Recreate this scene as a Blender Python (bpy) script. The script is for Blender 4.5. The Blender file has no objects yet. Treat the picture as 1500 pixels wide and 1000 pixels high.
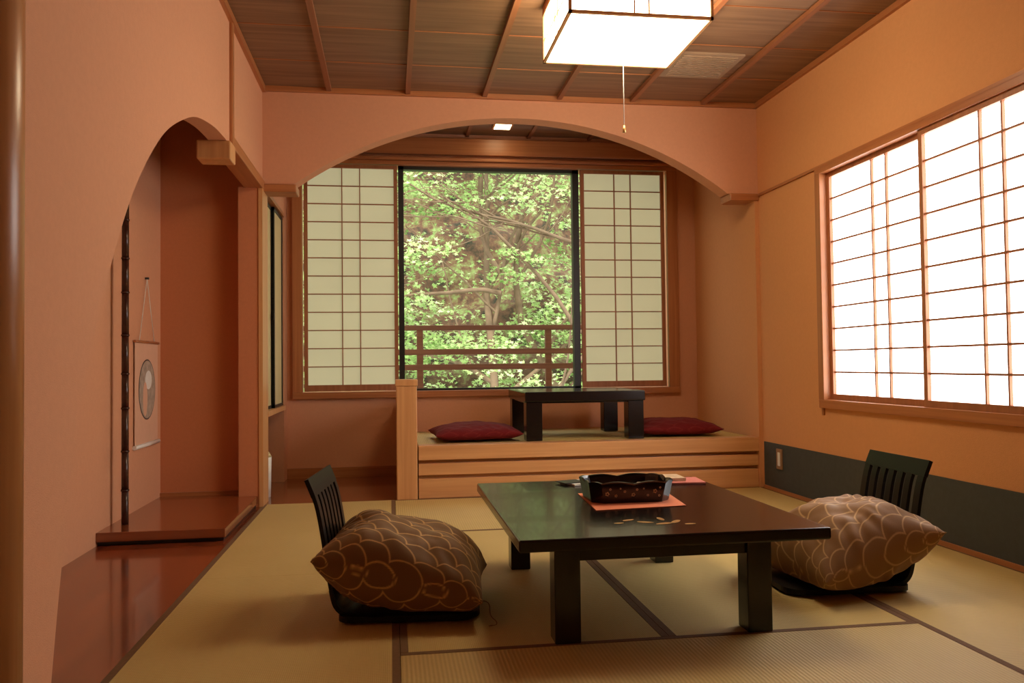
import bpy, bmesh, math, random
import numpy as np
from mathutils import Vector, Matrix, noise
from mathutils.geometry import tessellate_polygon
random.seed(7); rng=np.random.default_rng(7)
S=bpy.context.scene
try:
    S.view_settings.view_transform='Standard'
    S.view_settings.look='None'
    S.view_settings.exposure=.22
except Exception as e: print(e)

# ------------------------------------------------------------------ materials
def _base(name):
    m=bpy.data.materials.new(name); m.use_nodes=True
    nt=m.node_tree; b=nt.nodes['Principled BSDF']; return m,nt,b
def mat(name,col,rough=.6,spec=.5,var=.06,nscale=30,bump=0.0,bscale=200,metal=0,coat=0):
    m,nt,b=_base(name)
    tc=nt.nodes.new('ShaderNodeTexCoord')
    n=nt.nodes.new('ShaderNodeTexNoise'); n.inputs['Scale'].default_value=nscale; n.inputs['Detail'].default_value=4
    nt.links.new(tc.outputs['Object'],n.inputs['Vector'])
    r=nt.nodes.new('ShaderNodeMix'); r.data_type='RGBA'
    r.inputs[6].default_value=(*[c*(1-var) for c in col],1); r.inputs[7].default_value=(*[min(1,c*(1+var)) for c in col],1)
    nt.links.new(n.outputs['Fac'],r.inputs[0]); nt.links.new(r.outputs[2],b.inputs['Base Color'])
    b.inputs['Roughness'].default_value=rough; b.inputs['Specular IOR Level'].default_value=spec
    b.inputs['Metallic'].default_value=metal; b.inputs['Coat Weight'].default_value=coat
    if bump>0:
        n2=nt.nodes.new('ShaderNodeTexNoise'); n2.inputs['Scale'].default_value=bscale; n2.inputs['Detail'].default_value=2
        nt.links.new(tc.outputs['Object'],n2.inputs['Vector'])
        bp=nt.nodes.new('ShaderNodeBump'); bp.inputs['Strength'].default_value=bump; bp.inputs['Distance'].default_value=.002
        nt.links.new(n2.outputs['Fac'],bp.inputs['Height']); nt.links.new(bp.outputs['Normal'],b.inputs['Normal'])
    return m
def wood(name,c1,c2,axis='Z',rough=.4,fine=40,slow=1.2,coat=0,spec=.5):
    m,nt,b=_base(name)
    tc=nt.nodes.new('ShaderNodeTexCoord'); mp=nt.nodes.new('ShaderNodeMapping')
    sc=[fine,fine,fine]; sc['XYZ'.index(axis)]=slow
    mp.inputs['Scale'].default_value=sc
    n=nt.nodes.new('ShaderNodeTexNoise'); n.inputs['Scale'].default_value=1; n.inputs['Detail'].default_value=6; n.inputs['Distortion'].default_value=.6
    nt.links.new(tc.outputs['Object'],mp.inputs['Vector']); nt.links.new(mp.outputs['Vector'],n.inputs['Vector'])
    cr=nt.nodes.new('ShaderNodeValToRGB'); cr.color_ramp.elements[0].position=.32; cr.color_ramp.elements[1].position=.68
    cr.color_ramp.elements[0].color=(*c1,1); cr.color_ramp.elements[1].color=(*c2,1)
    nt.links.new(n.outputs['Fac'],cr.inputs['Fac']); nt.links.new(cr.outputs['Color'],b.inputs['Base Color'])
    b.inputs['Roughness'].default_value=rough; b.inputs['Coat Weight'].default_value=coat; b.inputs['Coat Roughness'].default_value=.08
    b.inputs['Specular IOR Level'].default_value=spec
    return m
def glow(name,col,strength,base=(.8,.8,.75)):
    m,nt,b=_base(name)
    tc=nt.nodes.new('ShaderNodeTexCoord'); n=nt.nodes.new('ShaderNodeTexNoise'); n.inputs['Scale'].default_value=3
    nt.links.new(tc.outputs['Object'],n.inputs['Vector'])
    mr=nt.nodes.new('ShaderNodeMapRange'); mr.inputs['To Min'].default_value=strength*.88; mr.inputs['To Max'].default_value=strength*1.12
    nt.links.new(n.outputs['Fac'],mr.inputs['Value']); nt.links.new(mr.outputs['Result'],b.inputs['Emission Strength'])
    b.inputs['Base Color'].default_value=(*base,1); b.inputs['Roughness'].default_value=.9
    b.inputs['Emission Color'].default_value=(*col,1)
    return m
def tatami(name,axis):
    m,nt,b=_base(name)
    tc=nt.nodes.new('ShaderNodeTexCoord')
    w=nt.nodes.new('ShaderNodeTexWave'); w.bands_direction=axis; w.inputs['Scale'].default_value=28; w.inputs['Distortion'].default_value=.15
    w2=nt.nodes.new('ShaderNodeTexWave'); w2.bands_direction=('X' if axis=='Y' else 'Y'); w2.inputs['Scale'].default_value=60
    n=nt.nodes.new('ShaderNodeTexNoise'); n.inputs['Scale'].default_value=2.5; n.inputs['Detail'].default_value=6
    for q in (w,w2,n): nt.links.new(tc.outputs['Object'],q.inputs['Vector'])
    mx=nt.nodes.new('ShaderNodeMix'); mx.data_type='RGBA'
    mx.inputs[6].default_value=(.50,.35,.12,1); mx.inputs[7].default_value=(.71,.53,.20,1)
    ad=nt.nodes.new('ShaderNodeMath'); ad.operation='MULTIPLY_ADD'; ad.inputs[1].default_value=.45
    ml=nt.nodes.new('ShaderNodeMath'); ml.operation='MULTIPLY'; ml.inputs[1].default_value=.6
    nt.links.new(n.outputs['Fac'],ml.inputs[0]); nt.links.new(w.outputs['Fac'],ad.inputs[0]); nt.links.new(ml.outputs[0],ad.inputs[2])
    nt.links.new(ad.outputs[0],mx.inputs[0]); nt.links.new(mx.outputs[2],b.inputs['Base Color'])
    b.inputs['Roughness'].default_value=.5; b.inputs['Specular IOR Level'].default_value=.35
    a2=nt.nodes.new('ShaderNodeMath'); a2.operation='ADD'
    nt.links.new(w.outputs['Fac'],a2.inputs[0]); nt.links.new(w2.outputs['Fac'],a2.inputs[1])
    bp=nt.nodes.new('ShaderNodeBump'); bp.inputs['Strength'].default_value=.35; bp.inputs['Distance'].default_value=.002
    nt.links.new(a2.outputs[0],bp.inputs['Height']); nt.links.new(bp.outputs['Normal'],b.inputs['Normal'])
    return m

M={}
M['wall']=mat('wall_plaster',(.67,.325,.185),.9,.2,.05,60,.5,350)
M['wallR']=mat('wall_plaster_warm',(.68,.325,.14),.9,.2,.05,60,.5,350)
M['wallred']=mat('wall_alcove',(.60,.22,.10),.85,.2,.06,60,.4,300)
M['wains']=mat('wainscot_paper',(.060,.066,.066),.7,.3,.15,40,.2,250)
M['trim']=wood('trim_wood_y',(.37,.125,.042),(.48,.185,.065),'Y',.4)
M['trimx']=wood('trim_wood_x',(.37,.125,.042),(.48,.185,.065),'X',.4)
M['trimz']=wood('trim_wood_z',(.37,.125,.042),(.48,.185,.065),'Z',.4)
M['light']=wood('light_wood_x',(.60,.29,.11),(.72,.38,.16),'X',.35)
M['lightz']=wood('light_wood_z',(.60,.29,.11),(.72,.38,.16),'Z',.35)
M['shoji']=wood('shoji_wood',(.32,.115,.045),(.42,.16,.065),'Z',.5)
M['ceil']=wood('ceiling_board',(.18,.092,.048),(.28,.155,.082),'X',.55,fine=25,slow=1.5)
M['batten']=wood('ceiling_batten',(.24,.085,.035),(.32,.12,.05),'Y',.45)
M['redwood']=wood('red_floor_wood',(.15,.027,.010),(.32,.07,.022),'Y',.18,fine=14,slow=.9,coat=.6)
M['redwoodx']=wood('red_board_wood',(.20,.05,.018),(.34,.10,.035),'X',.18,fine=14,slow=.9,coat=.6)
M['post']=wood('polished_post',(.38,.15,.045),(.54,.23,.08),'Z',.3,fine=18,slow=.8)
M['lacq']=mat('black_lacquer',(.010,.006,.005),.19,.45,.2,8,coat=.12)
M['lacqm']=mat('black_lacquer_chair',(.007,.006,.005),.4,.22,.2,8)
M['tatX']=tatami('tatami_rush_x','X'); M['tatY']=tatami('tatami_rush_y','Y')
M['edge']=mat('tatami_border_cloth',(.19,.105,.055),.8,.2,.2,80)
M['paper']=glow('shoji_paper_emissive',(1,.99,.97),5.3)  # paper emits by itself, standing in for daylight behind the side window
M['paperB']=glow('shoji_paper_back_emissive',(.92,.90,.52),.28,base=(.50,.47,.32))  # weak emission on the paper imitates daylight coming through it
M['lampg']=glow('lamp_shade',(1,.81,.53),13)
M['down']=glow('downlight_glass',(1,.8,.45),18)
M['dark']=mat('dark_frame',(.015,.014,.013),.4)
M['rail']=wood('railing_wood',(.20,.09,.05),(.30,.14,.08),'X',.6)
M['cream']=mat('fusuma_paper',(.66,.54,.27),.8)
M['white']=mat('white_plastic',(.8,.78,.72),.4)
M['gold']=mat('gold_makie',(.75,.45,.16),.35,metal=.6)
M['plate']=mat('outlet_plate',(.30,.17,.09),.5)
M['mat']=mat('orange_paper',(.80,.25,.12),.7,.3,.08,60)
M['book']=mat('book_cover',(.62,.45,.28),.5,.4,.4,70)
M['pink']=mat('pink_paper',(.60,.18,.14),.5)
M['vent']=mat('vent_plastic',(.36,.24,.15),.6)
M['bamboo']=mat('dark_bamboo',(.055,.020,.012),.25,.5,.5,25)

# ------------------------------------------------------------------ mesh builder
def empty(name,loc=(0,0,0)):
    e=bpy.data.objects.new(name,None); e.location=loc; e.empty_display_size=.1; S.collection.objects.link(e); return e
class MB:
    def __init__(s): s.bm=bmesh.new(); s.mats=[]
    def mi(s,m):
        m=M[m] if isinstance(m,str) else m
        if m not in s.mats: s.mats.append(m)
        return s.mats.index(m)
    def box(s,x0,x1,y0,y1,z0,z1,m):
        k=s.mi(m); v=[s.bm.verts.new(p) for p in ((x0,y0,z0),(x1,y0,z0),(x1,y1,z0),(x0,y1,z0),(x0,y0,z1),(x1,y0,z1),(x1,y1,z1),(x0,y1,z1))]
        for f in ((0,3,2,1),(4,5,6,7),(0,1,5,4),(1,2,6,5),(2,3,7,6),(3,0,4,7)):
            s.bm.faces.new([v[i] for i in f]).material_index=k
        return s
    def prism(s,pts,axis,a0,a1,m):
        k=s.mi(m)
        def P(p,a):
            return {'X':(a,p[0],p[1]),'Y':(p[0],a,p[1]),'Z':(p[0],p[1],a)}[axis]
        A=[s.bm.verts.new(P(p,a0)) for p in pts]; B=[s.bm.verts.new(P(p,a1)) for p in pts]
        n=len(pts); fs=[]
        for t in tessellate_polygon([[Vector((p[0],p[1],0)) for p in pts]]):
            fs.append(s.bm.faces.new([A[i] for i in t])); fs.append(s.bm.faces.new([B[i] for i in t][::-1]))
        for i in range(n): fs.append(s.bm.faces.new((A[i],A[(i+1)%n],B[(i+1)%n],B[i])))
        for f in fs: f.material_index=k
        return s
    def cyl(s,p0,p1,r0,r1,m,n=16):
        k=s.mi(m); p0=Vector(p0);p1=Vector(p1); d=(p1-p0).normalized()
        a=d.orthogonal().normalized(); b=d.cross(a)
        A=[s.bm.verts.new(p0+r0*(a*math.cos(t*2*math.pi/n)+b*math.sin(t*2*math.pi/n))) for t in range(n)]
        B=[s.bm.verts.new(p1+r1*(a*math.cos(t*2*math.pi/n)+b*math.sin(t*2*math.pi/n))) for t in range(n)]
        fs=[s.bm.faces.new(A[::-1]),s.bm.faces.new(B)]
        for i in range(n):
            f=s.bm.faces.new((A[i],A[(i+1)%n],B[(i+1)%n],B[i])); f.smooth=True; fs.append(f)
        for f in fs: f.material_index=k
        return s
    def done(s,name,parent=None,bevel=0,seg=2,loc=None,rotz=0):
        bmesh.ops.recalc_face_normals(s.bm,faces=s.bm.faces[:])
        me=bpy.data.meshes.new(name); s.bm.to_mesh(me); s.bm.free()
        for m in s.mats: me.materials.append(m)
        o=bpy.data.objects.new(name,me); S.collection.objects.link(o)
        if parent: o.parent=parent
        if loc: o.location=loc
        o.rotation_euler[2]=rotz
        if bevel:
            b=o.modifiers.new('bevel','BEVEL'); b.width=bevel; b.segments=seg; b.limit_method='ANGLE'; b.angle_limit=math.radians(40)
        return o

CH=2.40; XR=2.29; XL=-.722; XA=-1.29; YA=4.86; YB=5.95; YN=-1.5; BC=2.46
# ------------------------------------------------------------------ shell
b=MB(); b.box(XA-.1,XR+.12,YN-.1,YB+.12,-.12,-.031,'edge')
mats=[(XL,.02,3.2,YA,'v'),(XL,.02,1.6,3.2,'v'),(XL,.02,0,1.6,'v'),(XL,.02,YN,0,'v'),
 (.02,1.54,3.88,YA,'h'),(.02,.78,2.28,3.88,'v'),(.78,1.54,2.28,3.88,'v'),(.02,1.54,1.5,2.28,'h'),(.02,.78,0,1.5,'v'),(.78,1.54,0,1.5,'v'),(.02,1.54,YN,0,'h'),
 (1.54,XR,3.2,YA,'v'),(1.54,XR,1.6,3.2,'v'),(1.54,XR,0,1.6,'v'),(1.54,XR,YN,0,'v')]
e=.022
for x0,x1,y0,y1,k in mats:
    g=.0008
    if k=='v':
        b.box(x0+e,x1-e,y0+g,y1-g,-.03,0,'tatY')
        b.box(x0+g,x0+e,y0+g,y1-g,-.03,.001,'edge'); b.box(x1-e,x1-g,y0+g,y1-g,-.03,.001,'edge')
    else:
        b.box(x0+g,x1-g,y0+e,y1-e,-.03,0,'tatX')
        b.box(x0+g,x1-g,y0+g,y0+e,-.03,.001,'edge'); b.box(x0+g,x1-g,y1-e,y1-g,-.03,.001,'edge')
b.box(XA,XL,YN,YA+.04,-.03,0.0,'redwood')
b.box(XL-.5,XR,YA,YB,-.03,0.0,'redwoodx')
b.done('floor')

b=MB(); b.box(XA-.1,XR+.12,YN-.1,YA+.01,CH,CH+.06,'ceil')
x=-.344-.455*3
while x<XR:
    if x>XL: b.box(x-.014,x+.014,YN,YA-.02,CH-.022,CH,'batten')
    x+=.455
y=4.42
while y>YN:
    b.box(XL,XR,y-.003,y+.003,CH-.003,CH,'trimx'); y-=.455
b.box(XL,XL+.02,YN,YA,CH-.035,CH,'trim'); b.box(XR-.02,XR,YN,YA,CH-.03,CH,'trim'); b.box(XL,XR,YA-.02,YA,CH-.03,CH,'trimx')
b.done('ceiling')
b=MB(); b.box(XL-.5,XR+.12,YA+.01,YB+.12,BC,BC+.06,'ceil')
x=-.344
while x<XR:
    b.box(x-.012,x+.012,YA+.12,YB,BC-.015,BC,'batten'); x+=.455
b.done('ceiling_bay')

WY0,WY1,WZ0,WZ1=2.40,4.12,.55,1.81
b=MB()
b.box(XR,XR+.12,YN-.1,WY0,0,BC,'wallR'); b.box(XR,XR+.12,WY1,YB+.12,0,BC,'wallR')
b.box(XR,XR+.12,WY0,WY1,0,WZ0,'wallR'); b.box(XR,XR+.12,WY0,WY1,WZ1,BC,'wallR')
b.done('wall_right')
MB().box(XR-.006,XR-.0005,YN,YA-.03,.022,.287,'wains').done('wainscot_right')  # dark wainscot paper band, above the baseboard strip
MB().box(XR-.012,XR,YN,YA-.03,0,.022,'trim').done('baseboard_right')
MB().box(XR-.012,XR,YN,YA,WZ1+.003,WZ1+.018,'trim').done('trim_1')
MB().box(XA-.1,XR+.12,YN-.1,YN,0,CH,'wall').done('wall_near')
cx,hw,rise,zs=.77,1.32,.43,1.832
R=(hw*hw+rise*rise)/(2*rise); zc=zs+rise-R
pts=[(XL,BC+.04),(XR,BC+.04),(XR,zs)]
a0=math.asin(hw/R); N=64
for i in range(N+1):
    a=a0-2*a0*i/N; pts.append((cx+R*math.sin(a),zc+R*math.cos(a)))
pts.append((XL,zs))
MB().prism(pts,'Y',YA,YA+.12,'wall').done('wall_arch')
b=MB(); b.box(XL-.0,-.53,YA-.02,YA+.14,zs-.045,zs,'trimx'); b.done('arch_capital',bevel=.006)
b=MB(); b.box(2.10,XR,YA-.02,YA+.14,zs-.045,zs,'trimx'); b.done('arch_capital.001',bevel=.006)
b=MB(); b.box(XR-.025,XR,YA-.005,YA+.125,0,zs-.045,'wallR'); b.done('wall_arch_jamb')
C=[(1.88,0),(1.90,.105),(1.955,.342),(2.02,.546),(2.085,.72),(2.165,.883),(2.30,1.087),(2.45,1.27),(2.62,1.425),(2.81,1.557),(3.03,1.66),(3.25,1.735),(3.55,1.785),(3.78,1.80)]
def smooth(P,k=5):
    out=[]
    for i in range(len(P)-1):
        p0=P[max(i-1,0)];p1=P[i];p2=P[i+1];p3=P[min(i+2,len(P)-1)]
        for j in range(k):
            t=j/k
            out.append(tuple(.5*((2*p1[c])+(-p0[c]+p2[c])*t+(2*p0[c]-5*p1[c]+4*p2[c]-p3[c])*t*t+(-p0[c]+3*p1[c]-3*p2[c]+p3[c])*t**3) for c in (0,1)))
    out.append(P[-1]); return out
pts=[(YN,0)]+smooth(C)+[(YA,1.80),(YA,CH),(YN,CH)]
MB().prism(pts,'X',XL-.08,XL,'wall').done('wall_left')
b=MB(); b.box(XL-.02,XL+.016,3.88,3.915,1.73,CH,'trimz'); b.box(XL-.13,XL+.018,3.81,3.93,1.715,1.80,'lightz'); b.done('hanging_post',bevel=.006)
MB().box(XL-.09,XL+.012,3.93,YA,1.795,1.85,'trim').done('trim_2',bevel=.003)
MB().box(XA-.1,XA,YN-.1,YA+.12,0,CH,'wall').done('wall_alcove_left')
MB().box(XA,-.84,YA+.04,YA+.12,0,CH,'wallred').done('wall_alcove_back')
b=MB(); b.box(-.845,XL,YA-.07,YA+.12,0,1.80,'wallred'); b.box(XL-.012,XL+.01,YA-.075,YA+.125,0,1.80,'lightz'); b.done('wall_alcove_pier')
MB().box(XA,-.846,YA+.028,YA+.04,.06,.08,'trimx').done('baseboard_alcove')
b=MB(); b.box(XA,XL-.02,3.87,YA-.072,.018,.06,'redwoodx'); b.box(XA,-.846,YA-.072,YA+.028,.018,.06,'redwoodx'); b.box(XA,XL-.03,3.89,YA-.072,0,.02,'dark'); b.done('alcove_platform',bevel=.003)
MB().box(XL-.12,XL,YA+.12,YB,1.83,BC,'wall').done('wall_bay_left')
MB().box(XL-.12,XL,5.79,YB,0,1.83,'wall').done('wall_bay_left_1')
MB().box(XL-.5,XL-.45,YA+.12,YB,0,BC,'wains').done('wall_closet')  # closet back reuses the dark wainscot colour to paint the recess shade
b=MB(); b.box(XL-.45,XL+.012,YA+.125,5.78,.49,.52,'lightz'); b.done('trim_3')
b=MB(); b.box(XL-.03,XL+.008,YA+.125,5.78,1.805,1.83,'trim'); b.done('trim_5')
b=MB()
for (q0,q1,xx) in ((4.99,5.42,XL-.03),(5.38,5.78,XL-.012)):
    b.box(xx-.008,xx,q0,q1,.521,1.80,'cream'); 
    for c in (q0,q1-.022): b.box(xx-.01,xx+.006,c,c+.022,.521,1.80,'dark')
    b.box(xx-.01,xx+.006,q0,q1,.521,.54,'dark'); b.box(xx-.01,xx+.006,q0,q1,1.78,1.80,'dark')
b.cyl((XL-.008,5.36,1.1),(XL-.002,5.36,1.1),.02,.02,'dark')
b.done('door_1')
OX0,OX1,OZ0,OZ1=-.62,2.08,.60,2.22
b=MB()
b.box(XL-.5,OX0,YB,YB+.12,0,BC,'wall'); b.box(OX1,XR+.12,YB,YB+.12,0,BC,'wall')
b.box(OX0,OX1,YB,YB+.12,0,OZ0,'wall'); b.box(OX0,OX1,YB,YB+.12,OZ1,BC,'wall')
b.done('wall_back')
MB().box(XL,.05,YB-.015,YB,0,.07,'trimx').done('baseboard_back')
b=MB(); b.box(XL,XR,YB-.05,YB,2.30,2.42,'trimx'); b.box(XL,XR,YB-.06,YB,2.252,2.275,'trimx'); b.done('trim_4',bevel=.004)

# ------------------------------------------------------------------ shoji
def shoji(name,plane,a0,a1,z0,z1,pos,rows,paper,gap,parent=None,st=.026,bar=.007,cc=None,bot=.045):
    """plane 'Y': panel in XZ at y=pos ; plane 'X': panel in YZ at x=pos."""
    b=MB()
    def bx(u0,u1,w0,w1,d0,d1,m):
        if plane=='Y': b.box(u0,u1,pos+d0,pos+d1,w0,w1,m)
        else: b.box(pos+d0,pos+d1,u0,u1,w0,w1,m)
    bx(a0,a0+st,z0,z1,-.014,.014,'shoji'); bx(a1-st,a1,z0,z1,-.014,.014,'shoji')
    bx(a0+st,a1-st,z0,z0+bot,-.014,.014,'shoji'); bx(a0+st,a1-st,z1-.025,z1,-.014,.014,'shoji')
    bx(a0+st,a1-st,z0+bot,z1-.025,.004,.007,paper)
    H=z1-.025-z0-bot
    for i in range(1,rows):
        z=z0+bot+H*i/rows; bx(a0+st,a1-st,z-bar/2,z+bar/2,-.008,.004,'shoji')
    c=(a0+a1)/2 if cc is None else cc
    for q in (c-gap/2,c+gap/2): bx(q-bar/2,q+bar/2,z0+bot,z1-.025,-.009,.004,'shoji')
    return b.done(name,parent)
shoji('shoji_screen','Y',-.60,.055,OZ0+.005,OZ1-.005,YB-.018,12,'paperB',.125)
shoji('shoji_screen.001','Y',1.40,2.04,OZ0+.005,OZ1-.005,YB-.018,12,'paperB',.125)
w=empty('window_2')
b=MB()
b.box(OX0-.06,OX1+.06,YB-.045,YB+.0,OZ0-.045,OZ0,'trimx'); b.box(OX0-.06,OX1+.06,YB-.045,YB,OZ1,OZ1+.03,'trimx')
b.box(OX0-.06,OX0+.01,YB-.04,YB,OZ0,OZ1,'trimz'); b.box(OX1-.02,OX1+.06,YB-.04,YB,OZ0,OZ1,'trimz')
b.done('wood_frame',w,bevel=.003)
b=MB()
for (p,q) in ((.062,.10),(1.345,1.392)): b.box(p,q,YB,YB+.06,OZ0,OZ1,'dark')
b.box(.062,1.392,YB+.0,YB+.06,OZ1-.025,OZ1,'dark'); b.box(.062,1.392,YB+.0,YB+.06,OZ0,OZ0+.015,'dark')
b.done('metal_frame',w)
w=empty('window_1')
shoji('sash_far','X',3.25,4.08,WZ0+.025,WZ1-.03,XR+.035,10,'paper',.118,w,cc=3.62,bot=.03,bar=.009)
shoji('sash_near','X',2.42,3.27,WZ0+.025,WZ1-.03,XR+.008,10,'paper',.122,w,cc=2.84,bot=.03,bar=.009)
b=MB()
b.box(XR-.02,XR+.12,WY0-.02,WY1+.012,WZ0-.02,WZ0+.025,'trim'); b.box(XR-.02,XR+.12,WY0-.02,WY1+.012,WZ1-.03,WZ1,'trim')
b.box(XR-.02,XR+.12,WY1-.04,WY1+.012,WZ0+.025,WZ1-.03,'trimz'); b.box(XR-.02,XR+.12,WY0-.02,WY0+.02,WZ0+.025,WZ1-.03,'trimz')
b.box(XR-.01,XR+.001,WY1-.015,WY1+.004,WZ0-.06,WZ1,'trimz')
b.done('frame',w,bevel=.002)

# ------------------------------------------------------------------ bay platform
b=MB(); PX0,PX1,PZ=.157,XR-.026,.31
b.box(PX0,PX1,YA-.005,YA+.10,.225,PZ,'light'); b.box(PX0,PX1,YA+.012,YA+.1,.135,.205,'light')
b.box(PX0,PX1,YA+.012,YA+.1,.0,.115,'light'); b.box(PX0,PX1,YA+.05,YA+.1,0,.3,'light')
b.box(PX0,PX1,YA+.10,YB-.001,.0,PZ-.004,'tatX')
b.done('raised_platform',bevel=.003)
b=MB(); b.box(.03,.15,YA-.02,YA+.10,0,.66,'lightz'); b.box(.025,.155,YA-.025,YA+.105,.66,.70,'lightz')
b.box(.05,.13,YA+.10,YB-.06,0,.54,'lightz'); b.done('platform_end_post',bevel=.005)

def table(name,x0,x1,y0,y1,z0,H,th,ixl,ixr,iy,lw,apr):
    t=empty(name)
    b=MB(); b.box(x0,x1,y0,y1,z0+H-th,z0+H,'lacq'); b.done('top',t,bevel=.006,seg=3)
    b=MB()
    xa,xb=x0+ixl,x1-ixr-lw
    for lx in (xa,xb):
        for ly in (y0+iy,y1-iy-lw): b.box(lx,lx+lw,ly,ly+lw,z0,z0+H-th,'lacq')
    b.done('legs',t,bevel=.004)
    b=MB(); g=.012; zt=z0+H-th
    b.box(xa+lw,xb,y0+iy+g,y0+iy+lw-g,zt-apr,zt,'lacq'); b.box(xa+lw,xb,y1-iy-lw+g,y1-iy-g,zt-apr,zt,'lacq')
    b.box(xa+g,xa+lw-g,y0+iy+lw,y1-iy-lw,zt-apr,zt,'lacq'); b.box(xb+g,xb+lw-g,y0+iy+lw,y1-iy-lw,zt-apr,zt,'lacq')
    b.done('apron',t,bevel=.002); return t
tt=table('low_table',.335,1.228,2.18,3.27,0,.31,.034,.112,.14,.085,.074,.05)
table('kotatsu_table',.81,1.57,4.965,5.68,PZ,.30,.062,.008,.008,.01,.10,.01)
b=MB()
def disc(b,cx,cy,r,z,m,n=10,sy=1,rot=0):
    k=b.mi(m); b.bm.faces.new([b.bm.verts.new((cx+r*math.cos(t)*math.cos(rot)-r*sy*math.sin(t)*math.sin(rot),cy+r*math.cos(t)*math.sin(rot)+r*sy*math.sin(t)*math.cos(rot),z)) for t in [2*math.pi*i/n for i in range(n)]]).material_index=k
for (gx,gy,r,sy,ro) in ((.79,2.33,.035,.35,.2),(.83,2.35,.035,.35,.9),(.74,2.36,.03,.4,-.5),(.80,2.40,.03,.35,1.6),(.70,2.40,.025,.4,.4),(.86,2.31,.02,.5,0),(.66,2.36,.018,.5,0)):
    disc(b,gx,gy,r*.85,.3108,'gold',12,sy,ro)
b.done('gold_inlay',tt)

MB().prism([(.645,2.57),(.955,2.60),(.985,2.88),(.665,2.92)],'Z',.311,.3125,'mat').done('paper_mat')
bx=empty('lacquer_box',(0,0,0))
cx0,cy0,W,D,ch=.80,2.775,.140,.098,.035
b=MB()
def perim(W,D,ch,n=16):
    c=[(-W+ch,-D),(W-ch,-D),(W,-D+ch),(W,D-ch),(W-ch,D),(-W+ch,D),(-W,D-ch),(-W,-D+ch)]
    o=[]
    for i in range(8):
        p,q=c[i],c[(i+1)%8]; m=n if i%2==0 else 4
        for j in range(m):
            t=j/m; hh=(.007*abs(math.sin(2*math.pi*t))-.004*math.sin(math.pi*t)) if i%2==0 else .004*math.sin(math.pi*t)
            o.append((p[0]+(q[0]-p[0])*t,p[1]+(q[1]-p[1])*t,hh))
    return o
def ring(off,z,wav=0): return [b.bm.verts.new((cx0+x,cy0+y,z+h*wav)) for x,y,h in perim(W+off,D+off,ch)]
rings=[ring(-.006,.3126),ring(-.004,.318),ring(.006,.376,1),ring(.008,.381,1),ring(.001,.381,1),ring(-.002,.372,1),ring(-.010,.322)]
n=len(rings[0]); b.mi('lacq')
for a,c in zip(rings,rings[1:]):
    for i in range(n): b.bm.faces.new((a[i],a[(i+1)%n],c[(i+1)%n],c[i]))
b.bm.faces.new(rings[0][::-1]); b.bm.faces.new(rings[-1])
b.done('body',bx)
b=MB()
for i,(fx,fz,s_) in enumerate(((-.09,.345,1),(-.08,.36,.6),(-.06,.338,.7),(-.03,.352,.6),(.0,.34,.9),(.012,.357,.6),(.05,.337,.6),(.075,.35,1),(.09,.335,.6),(.092,.362,.5),(-.045,.362,.4),(.035,.36,.4))):
    for kx in range(5):
        an=kx*2*math.pi/5; px,pz=cx0+fx+.005*s_*math.cos(an),fz+.005*s_*math.sin(an)
        yy=cy0-D-(-.004+.010*(pz-.318)/.058)-.0008
        b.cyl((px,yy,pz),(px,yy+.002,pz),.0026*s_,.0026*s_,'book',8)
b.done('flower_decor',bx)
b=MB()
for i in range(7):
    px=cx0-.1+.033*i; py=cy0+random.uniform(-.04,.04)
    b.box(px-.02,px+.02,py-.03,py+.03,.323,.345+.02*(i%2),'book' if i%2 else 'mat')
b.done('snacks',bx,bevel=.004)
b=MB(); b.box(-.15,.15,-.075,.075,0,.006,'pink'); b.done('magazine',loc=(1.06,3.14,.311),rotz=-.1)
b=MB(); b.box(-.11,.11,-.06,.06,0,.012,'book'); b.box(-.108,.112,-.058,.058,.003,.009,'white'); b.done('guest_book',loc=(1.03,3.16,.3175),rotz=-.03)
b=MB(); b.box(-.045,.045,-.06,.06,0,.006,'white'); b.box(-.07,.02,-.03,.05,.006,.009,'dark'); b.done('menu_card',loc=(.72,3.17,.311),rotz=.3)

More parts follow.
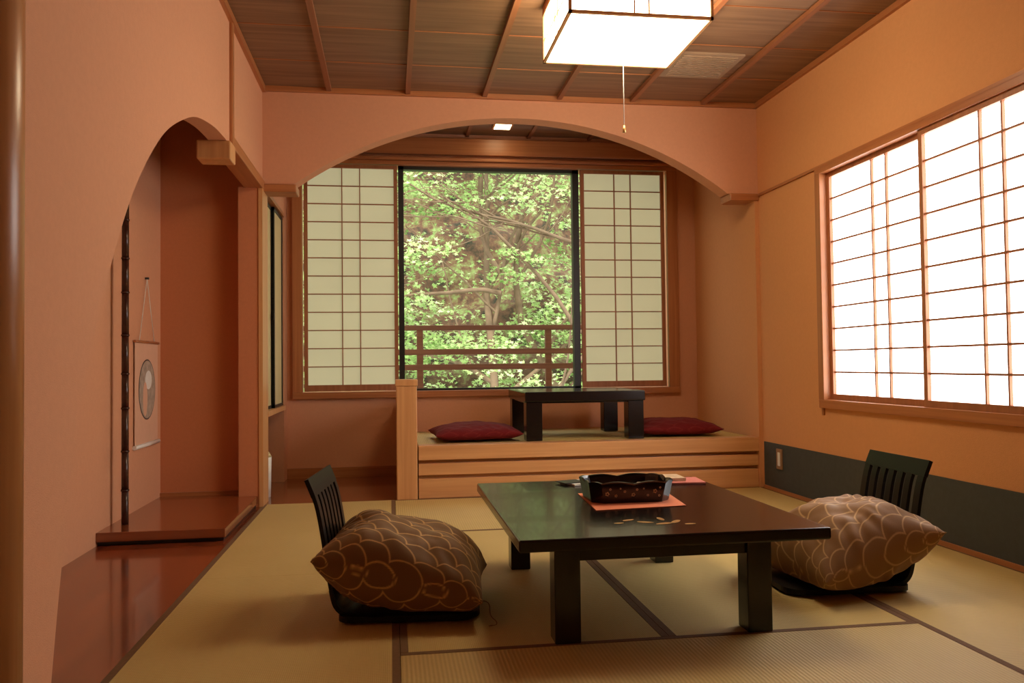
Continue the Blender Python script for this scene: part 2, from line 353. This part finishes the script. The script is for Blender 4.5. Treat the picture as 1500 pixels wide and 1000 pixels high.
# ------------------------------------------------------------------ zaisu chairs
def offset_strip(P,th):
    L=[];Rr=[]
    for i,p in enumerate(P):
        a=P[max(i-1,0)];c=P[min(i+1,len(P)-1)]
        dx,dz=c[0]-a[0],c[1]-a[1]; l=math.hypot(dx,dz); nx,nz=-dz/l,dx/l
        L.append((p[0]+nx*th/2,p[1]+nz*th/2)); Rr.append((p[0]-nx*th/2,p[1]-nz*th/2))
    return L+Rr[::-1]
def zaisu(name,x,y,rot):
    c=empty(name,(x,y,0)); c.rotation_euler[2]=rot
    prof=smooth([(-.13,.022),(-.17,.026),(-.198,.05),(-.212,.10),(-.225,.18),(-.238,.27),(-.256,.36),(-.285,.435)],4)
    b=MB(); r=.07; pts=[]
    for (qx,qy,a) in ((.24-r,.215-r,0),(-.19+.04,.215-.04,90),(-.19+.04,-.215+.04,180),(.24-r,-.215+r,270)):
        rr=r if qx>0 else .04
        for i in range(8):
            t=math.radians(a+90*i/7); pts.append((qx+rr*math.cos(t),qy+rr*math.sin(t)))
    b.prism(pts,'Z',.008,.026,'lacqm'); 
    for s in (-1,1): b.box(-.15,.19,s*.17-.012,s*.17+.012,0.0015,.009,'lacqm')
    b.done('seat',c,bevel=.004)
    b=MB()
    ys=[(-.185,-.15),(.15,.185)]
    for i in range(5):
        q=-.15+.0215+i*.0535+.0; ys.append((q,q+.032))
    for y0,y1 in ys: b.prism(offset_strip(prof,.012),'Y',y0,y1,'lacqm')
    top=[p for p in prof if p[1]>.375]; b.prism(offset_strip(top,.0135),'Y',-.187,.187,'lacqm')
    low=[p for p in prof if p[1]<.115]; b.prism(offset_strip(low,.0135),'Y',-.187,.187,'lacqm')
    b.done('backrest',c,bevel=.003)
    return c
zaisu('legless_chair',.045,2.74,math.radians(-6))
zaisu('legless_chair.001',1.54,2.77,math.radians(180-2))

def fabric(name,base,line,rough=.6,sheen=0.05):
    m,nt,b=_base(name)
    a=nt.nodes.new('ShaderNodeAttribute'); a.attribute_name='pat'
    mx=nt.nodes.new('ShaderNodeMix'); mx.data_type='RGBA'
    mx.inputs[6].default_value=(*base,1); mx.inputs[7].default_value=(*line,1)
    nt.links.new(a.outputs['Fac'],mx.inputs[0]); nt.links.new(mx.outputs[2],b.inputs['Base Color'])
    b.inputs['Roughness'].default_value=rough; b.inputs['Specular IOR Level'].default_value=.2; b.inputs['Sheen Weight'].default_value=sheen
    tc=nt.nodes.new('ShaderNodeTexCoord'); n=nt.nodes.new('ShaderNodeTexNoise'); n.inputs['Scale'].default_value=300
    nt.links.new(tc.outputs['Object'],n.inputs['Vector'])
    bp=nt.nodes.new('ShaderNodeBump'); bp.inputs['Strength'].default_value=.3; bp.inputs['Distance'].default_value=.001
    nt.links.new(n.outputs['Fac'],bp.inputs['Height']); nt.links.new(bp.outputs['Normal'],b.inputs['Normal'])
    return m
M['fab']=fabric('scale_pattern_cloth',(.19,.098,.038),(.72,.42,.15))
M['fab2']=fabric('scale_pattern_cloth_light',(.28,.145,.055),(.66,.40,.16))
M['fabr']=fabric('red_zabuton_cloth',(.14,.008,.008),(.19,.02,.015),.85,0)
def scale_pat(u,v,sc):
    u=u/sc; v=v/sc; st=.40; k=math.floor(v/st); yl=v-st*k
    def dx(off):
        f=(u+off)%1.0; return min(f,1-f)
    r0=.60
    for j in (1,0,-1):
        o=.5*((k-j)%2); yy=yl+st*j; dd=math.hypot(dx(o),yy)
        if dd<r0 and yy>-.2:
            w=.021; e=abs(dd-(r0-.03))
            return max(0,1-e/w*.6) if e<w*1.4 else 0
    return 0
def cushion(name,loc,a,bb,T,rz,tilt,mat_,patsc=None,zmin=.03,N=120,wr=.006,seed=0,pw=2.6,pin=.07,ex=.5,patrot=0,gath=0):
    bm=bmesh.new(); vals=[]
    grids=[]; cr_,sr_=math.cos(patrot),math.sin(patrot)
    for side in (1,-1):
        g=[]
        for i in range(N+1):
            row=[]
            for j in range(N+1):
                s=math.sin(math.pi/2*(-1+2*i/N))*.5+.5*(-1+2*i/N); t=math.sin(math.pi/2*(-1+2*j/N))*.5+.5*(-1+2*j/N)
                if side==-1 and (i in(0,N) or j in (0,N)): row.append(grids[0][i][j]); continue
                hs=max(0,1-abs(s)**pw)**ex; ht=max(0,1-abs(t)**pw)**ex
                h=T*hs*ht
                x=a*s*(1-pin*(1-t*t)*abs(s)**3); y=bb*t*(1-pin*(1-s*s)*abs(t)**3)
                nv=noise.noise(Vector((s*1.7+seed,t*1.7,side*3)))
                n2=noise.noise(Vector((s*4.5+seed,t*4.5,side*3+7)))
                edge=max(abs(s),abs(t))
                rad=math.sin((math.atan2(t,s))*22+seed+4*nv)*edge**5*(1-edge)*5
                gg=0
                if gath and s<-.35: # gathered, tied end of the cover
                    q=(-s-.35)/.65; gg=gath*math.sin(t*30+5*nv)*q*q*(.35+.65*(1-abs(t)))*(1-q**6*.5)
                z=side*h*(1+.25*nv)+wr*(n2*1.2+rad)*(1 if h>0.004 else .3)+gg*side*(h/T)
                row.append(bm.verts.new((x+ .5*abs(gg),y,z)))
                if patsc:
                    pu=x+math.copysign(T*(1-hs)*.8,s)+.006*nv; pv=y+math.copysign(T*(1-ht)*.8,t)+.006*n2
                    vals.append(scale_pat(pu*cr_-pv*sr_+20,pu*sr_+pv*cr_+20,patsc))
                else: vals.append(0)
            g.append(row)
        grids.append(g)
        for i in range(N):
            for j in range(N):
                q=(g[i][j],g[i+1][j],g[i+1][j+1],g[i][j+1])
                f=bm.faces.new(q if side==1 else q[::-1]); f.smooth=True
    mt=Matrix.Translation(loc)@Matrix.Rotation(rz,4,'Z')@Matrix.Rotation(tilt,4,'Y')
    for v in bm.verts:
        v.co=mt@v.co
        if v.co.z<zmin+.03:
            v.co.z=zmin+ (0.03*math.exp((v.co.z-zmin-.03)/.03))
    me=bpy.data.meshes.new(name); bm.to_mesh(me); bm.free()
    me.materials.append(M[mat_])
    at=me.attributes.new('pat','FLOAT','POINT'); at.data.foreach_set('value',vals)
    o=bpy.data.objects.new(name,me); S.collection.objects.link(o); return o
cushion('patterned_cushion',(.045,2.69,.145),.262,.235,.135,math.radians(-8),math.radians(14),'fab',.115,zmin=.03,N=260,seed=1.3,patrot=.35,gath=.016)
cushion('patterned_cushion.001',(1.55,2.70,.145),.245,.235,.14,math.radians(188),math.radians(15),'fab2',.13,zmin=.03,N=240,seed=5.1,patrot=math.pi-.5,gath=.016)
def string(name,P):
    c=bpy.data.curves.new(name,'CURVE'); c.dimensions='3D'; c.bevel_depth=.0015; c.materials.append(M['fab2'])
    s=c.splines.new('BEZIER'); s.bezier_points.add(len(P)-1)
    for q,p in zip(s.bezier_points,P): q.co=p; q.handle_left_type=q.handle_right_type='AUTO'
    o=bpy.data.objects.new(name,c); S.collection.objects.link(o); return o
string('cushion_tie_cord',[(.26,2.56,.05),(.29,2.53,.05),(.295,2.50,.02),(.31,2.48,.002),(.285,2.46,.002)])
cushion('red_floor_cushion',(.52,5.22,PZ+.045),.27,.25,.06,.05,0,'fabr',.14,zmin=PZ,N=110,wr=.004,seed=2)
cushion('red_floor_cushion.001',(1.84,5.25,PZ+.045),.27,.25,.06,-.06,0,'fabr',.14,zmin=PZ,N=110,wr=.004,seed=3)

# ------------------------------------------------------------------ ceiling lamp
L=empty('ceiling_lamp'); lx0,lx1,ly0,ly1,lz=.695,1.285,3.09,3.64,2.145
b=MB(); b.box(lx0+.008,lx1-.008,ly0+.008,ly1-.008,lz+.004,CH-.03,'lampg'); b.done('shade',L)
b=MB(); f=.012
for zz in (lz,CH-.045):
    b.box(lx0,lx1,ly0,ly0+f,zz,zz+f,'light'); b.box(lx0,lx1,ly1-f,ly1,zz,zz+f,'light'); b.box(lx0,lx0+f,ly0,ly1,zz,zz+f,'light'); b.box(lx1-f,lx1,ly0,ly1,zz,zz+f,'light')
for xx in (lx0,lx1-f):
    for yy in (ly0,ly1-f): b.box(xx,xx+f,yy,yy+f,lz,CH-.03,'lightz')
b.box(lx0,lx1,ly0,ly1,CH-.03,CH-.001,'trimx')
cxl=(lx0+lx1)/2; cyl_=(ly0+ly1)/2
for q in (-.03,.03):
    b.box(cxl+q-.003,cxl+q+.003,ly0+.004,ly0+.009,lz+f,CH-.03,'lightz')
    b.box(lx0+.004,lx0+.009,cyl_+q-.003,cyl_+q+.003,lz+f,CH-.03,'lightz')
b.box(lx0+.004,lx1-.004,ly0+.004,ly0+.009,lz+.1,lz+.106,'light'); b.box(lx0+.004,lx0+.009,ly0,ly1,lz+.1,lz+.106,'light')
b.done('frame',L)
b=MB(); b.cyl((cxl,cyl_,lz+.01),(cxl,cyl_,1.79),.0016,.0016,'white',6); b.cyl((cxl,cyl_,1.79),(cxl,cyl_,1.76),.004,.008,'gold',10); b.done('pull_cord',L)
b=MB(); b.box(.72,.86,5.61,5.75,BC-.012,BC,'trimx'); b.box(.735,.845,5.625,5.735,BC-.014,BC-.004,'down'); b.done('recessed_light')
b=MB(); b.box(1.5,1.86,4.06,4.41,CH-.012,CH-.0005,'vent')
for i in range(12): b.box(1.53,1.83,4.085+i*.0255,4.093+i*.0255,CH-.018,CH-.012,'vent')
b.done('ceiling_vent')
b=MB(); b.box(XR-.014,XR-.0062,4.585,4.655,.14,.26,'plate'); b.box(XR-.016,XR-.013,4.605,4.635,.16,.24,'white'); b.done('wall_outlet',bevel=.002)

# ------------------------------------------------------------------ left items
b=MB(); b.cyl((-.745,1.65,0),(-.745,1.65,CH),.065,.063,'post',40); b.done('round_post')
b=MB(); z=.061; i=0; px,py=-1.225,4.06
while z<CH-.001:
    z2=min(z+.16+.02*(i%3),CH); b.cyl((px,py,z),(px,py,z2-.008),.016,.0155,'bamboo',16); b.cyl((px,py,z2-.008),(px,py,z2),.0185,.0185,'bamboo',16); z=z2; i+=1
b.done('bamboo_pole')
M['scroll']=mat('scroll_silk',(.72,.42,.28),.8); M['ink']=mat('ink_painting',(.42,.33,.26),.8,.2,.6,25)
b=MB(); sx=XA+.006
b.box(sx,sx+.003,4.40,4.81,.385,.92,'scroll'); b.cyl((sx+.004,4.385,.38),(sx+.004,4.825,.38),.011,.011,'white',12); b.cyl((sx+.004,4.39,.92),(sx+.004,4.82,.92),.007,.007,'trim',10)
def wallDisc(r,rz,cy,cz,xx,m):
    k=b.mi(m); b.bm.faces.new([b.bm.verts.new((xx,cy+r*math.cos(t),cz+rz*math.sin(t))) for t in [2*math.pi*q/32 for q in range(32)]]).material_index=k
wallDisc(.15,.16,4.61,.67,sx+.0035,'dark'); wallDisc(.143,.153,4.61,.67,sx+.0042,'ink'); wallDisc(.06,.05,4.63,.72,sx+.0048,'white'); wallDisc(.04,.09,4.57,.62,sx+.0049,'scroll')
b.cyl((sx+.004,4.47,.925),(sx+.004,4.605,1.26),.002,.002,'white',6); b.cyl((sx+.004,4.74,.925),(sx+.004,4.605,1.26),.002,.002,'white',6); b.cyl((XA,4.605,1.26),(XA+.02,4.605,1.26),.006,.006,'dark',8)
b.done('hanging_scroll')
b=MB(); b.cyl((-.77,5.14,0.001),(-.77,5.14,.24),.05,.055,'white',24); b.cyl((-.77,5.14,.24),(-.77,5.14,.27),.056,.04,'cream',24); b.done('waste_bin')

# ------------------------------------------------------------------ outside
R_=empty('balcony_railing'); b=MB()
for z,h in ((1.075,.04),(.885,.045),(.765,.045)): b.box(-1.6,3.6,6.48,6.53,z-h/2,z+h/2,'rail')
for x in (-.8,.228,1.254,2.28,3.3): b.box(x-.025,x+.025,6.485,6.525,.0,1.06,'rail')
b.done('rails_and_posts',R_,bevel=.004)
b=MB(); b.box(-1.6,3.6,YB+.125,6.7,-.02,.0,'rail'); b.done('balcony_floor')
m,nt,bs=_base('hillside_undergrowth')
tc=nt.nodes.new('ShaderNodeTexCoord'); n=nt.nodes.new('ShaderNodeTexNoise'); n.inputs['Scale'].default_value=4; n.inputs['Detail'].default_value=12; n.inputs['Roughness'].default_value=.75
nt.links.new(tc.outputs['Object'],n.inputs['Vector']); cr=nt.nodes.new('ShaderNodeValToRGB')
E=cr.color_ramp.elements; E[0].position=.36; E[0].color=(.012,.02,.008,1); E[1].position=.70; E[1].color=(.22,.36,.10,1)
q=E.new(.51); q.color=(.12,.06,.03,1)
nt.links.new(n.outputs['Fac'],cr.inputs['Fac']); nt.links.new(cr.outputs['Color'],bs.inputs['Base Color']); bs.inputs['Roughness'].default_value=1
bm=bmesh.new(); G=90; vs=[]
for i in range(G+1):
    r=[]
    for j in range(G+1):
        x=-9+20*i/G; t=j/G; y=8.9+6*t; z=-1.8+9*t**1.1
        nn=noise.fractal(Vector((x*.8,y*.8,z*.8)),.8,2,5)
        r.append(bm.verts.new((x,y-nn*.4,z+nn*.35)))
    vs.append(r)
for i in range(G):
    for j in range(G): bm.faces.new((vs[i][j],vs[i+1][j],vs[i+1][j+1],vs[i][j+1])).smooth=True
me=bpy.data.meshes.new('hillside'); bm.to_mesh(me); bm.free(); me.materials.append(m)
S.collection.objects.link(bpy.data.objects.new('hillside',me))
T_=empty('maple_tree')
m=bpy.data.materials.new('maple_leaf'); m.use_nodes=True; nt=m.node_tree
for nd in list(nt.nodes): nt.nodes.remove(nd)
o=nt.nodes.new('ShaderNodeOutputMaterial'); g=nt.nodes.new('ShaderNodeNewGeometry'); cr=nt.nodes.new('ShaderNodeValToRGB')
E=cr.color_ramp.elements; E[0].color=(.17,.31,.08,1); E[1].color=(.80,.88,.54,1); q=E.new(.5); q.color=(.46,.63,.23,1)
tcl=nt.nodes.new('ShaderNodeTexCoord'); nl=nt.nodes.new('ShaderNodeTexNoise'); nl.inputs['Scale'].default_value=1.3; nl.inputs['Detail'].default_value=3  # broad noise darkens whole clumps, painting shaded depth into the leaf colour
nt.links.new(tcl.outputs['Object'],nl.inputs['Vector'])
m1=nt.nodes.new('ShaderNodeMath'); m1.operation='MULTIPLY'; m1.inputs[1].default_value=.45
m2=nt.nodes.new('ShaderNodeMapRange'); m2.inputs['From Min'].default_value=.35; m2.inputs['From Max'].default_value=.65; m2.inputs['To Max'].default_value=.55
m3=nt.nodes.new('ShaderNodeMath'); m3.operation='ADD'
nt.links.new(g.outputs['Random Per Island'],m1.inputs[0]); nt.links.new(nl.outputs['Fac'],m2.inputs['Value'])
nt.links.new(m1.outputs[0],m3.inputs[0]); nt.links.new(m2.outputs['Result'],m3.inputs[1]); nt.links.new(m3.outputs[0],cr.inputs['Fac'])
d=nt.nodes.new('ShaderNodeBsdfDiffuse'); t=nt.nodes.new('ShaderNodeBsdfTranslucent'); mx=nt.nodes.new('ShaderNodeMixShader'); mx.inputs[0].default_value=.35
nt.links.new(cr.outputs['Color'],d.inputs['Color']); nt.links.new(cr.outputs['Color'],t.inputs['Color'])
nt.links.new(d.outputs[0],mx.inputs[1]); nt.links.new(t.outputs[0],mx.inputs[2]); nt.links.new(mx.outputs[0],o.inputs['Surface'])
ang=np.array([2*math.pi*i/10 for i in range(10)]); rad=np.array([1,.36,.9,.36,.8,.3,.5,.3,.8,.36])
shape=np.stack([rad*np.cos(ang),rad*np.sin(ang),np.zeros(10)],1)
C_=[]
for i in range(760):
    y=rng.uniform(7.6,10.2); x=rng.uniform(-2.0,4.2); z=rng.uniform(-.8,3.9)
    px,pz=x/y,(z-.78)/y
    if abs(px-.10)<.048 and abs(pz-.125)<.055 and rng.random()<.85: continue
    n_=int(rng.integers(50,100)); r=rng.uniform(.25,.6)
    a=rng.uniform(0,2*math.pi,n_); rr=r*np.sqrt(rng.uniform(0,1,n_))
    P=np.stack([x+rr*np.cos(a),y+rr*np.sin(a)*.7,z-.35*rr*rr/r+rng.normal(0,.028,n_)+ (rr*np.cos(a))*rng.normal(0,.2)],1)
    C_.append(P)
P=np.concatenate(C_); n_=len(P); sz=rng.uniform(.026,.044,n_)
yaw=rng.uniform(0,2*math.pi,n_); tx=rng.normal(.5,.4,n_); ty=rng.normal(0,.4,n_)
loc=shape[None]*sz[:,None,None]
cy,sy=np.cos(yaw)[:,None],np.sin(yaw)[:,None]
X=loc[...,0]*cy-loc[...,1]*sy; Y=loc[...,0]*sy+loc[...,1]*cy; Z=np.zeros_like(X)
c,s=np.cos(tx)[:,None],np.sin(tx)[:,None]; Y,Z=Y*c-Z*s,Y*s+Z*c
c,s=np.cos(ty)[:,None],np.sin(ty)[:,None]; X,Z=X*c+Z*s,-X*s+Z*c
V=(np.stack([X,Y,Z],2)+P[:,None,:]).reshape(-1,3)
me=bpy.data.meshes.new('leaves'); me.vertices.add(n_*10); me.vertices.foreach_set('co',V.ravel().astype(np.float32))
me.loops.add(n_*10); me.loops.foreach_set('vertex_index',np.arange(n_*10,dtype=np.int32))
me.polygons.add(n_); me.polygons.foreach_set('loop_start',np.arange(0,n_*10,10,dtype=np.int32))
try: me.polygons.foreach_set('loop_total',np.full(n_,10,dtype=np.int32))
except Exception: pass
me.update(calc_edges=True); me.materials.append(m)
lo=bpy.data.objects.new('leaves',me); lo.parent=T_; S.collection.objects.link(lo)
M['bark']=mat('bark',(.24,.165,.10),.9,.2,.4,12,.5,40)
cu=bpy.data.curves.new('branches','CURVE'); cu.dimensions='3D'; cu.bevel_depth=1; cu.bevel_resolution=2; cu.materials.append(M['bark'])
def branch(p,d,r,depth,L0):
    n=9; pts=[(p.copy(),r)]; dd=d.copy()
    for i in range(1,n):
        dd=(dd+Vector((random.gauss(0,.20),random.gauss(0,.08),random.gauss(0,.14)))).normalized()
        p=p+dd*L0/n; p.y=min(max(p.y,7.6),9.0); pts.append((p.copy(),r*(1-.75*i/n)))
        if depth>0 and random.random()<.45:
            sd=1 if random.random()<.5 else -1
            nd=(dd+Vector((sd*random.uniform(.5,1.3),random.uniform(-.3,.2),random.uniform(-.2,.5)))).normalized()
            branch(p.copy(),nd,r*(1-.75*i/n)*.6,depth-1,L0*.6)
    sp=cu.splines.new('POLY'); sp.points.add(n-1)
    for k,(q,rr) in enumerate(pts): sp.points[k].co=(*q,1); sp.points[k].radius=max(rr,.004)
for (p,d,r,l) in (((1.15,8.4,-.8),(-.1,0,1),.06,4.2),((2.3,8.0,.8),(-1,0,.5),.028,2.8),((1.1,8.2,1.5),(-1,-.05,.15),.026,1.6),((1.1,8.2,1.7),(-.6,-.05,.9),.028,2.2),((1.9,8.8,0),(.1,0,1),.05,4),((2.2,8.1,1.9),(-1,-.1,.35),.022,2.4)):
    branch(Vector(p),Vector(d).normalized(),r,2,l)
br=bpy.data.objects.new('branches',cu); br.parent=T_; S.collection.objects.link(br)

# ------------------------------------------------------------------ light
W=bpy.data.worlds.new('World'); S.world=W; W.use_nodes=True
bg=W.node_tree.nodes['Background']; bg.inputs[0].default_value=(.92,.96,1,1); bg.inputs[1].default_value=1.9
sd=bpy.data.lights.new('sun','SUN'); sd.energy=4.8; sd.angle=math.radians(12); sd.color=(1,.98,.92)
so=bpy.data.objects.new('sun',sd); so.rotation_euler=(math.radians(42),0,math.radians(-20)); S.collection.objects.link(so)

# ------------------------------------------------------------------ camera
cd=bpy.data.cameras.new('camera'); cd.lens=36*1205/1500; cd.sensor_width=36
co=bpy.data.objects.new('camera',cd); S.collection.objects.link(co)
mw=Matrix.Translation((0,0,.78))@Matrix.Rotation(math.radians(-8.4),4,'Z')@Matrix.Rotation(math.radians(91.6),4,'X')@Matrix.Rotation(math.radians(-.66),4,'Z')
co.matrix_world=mw; cd.clip_start=.05
S.camera=co
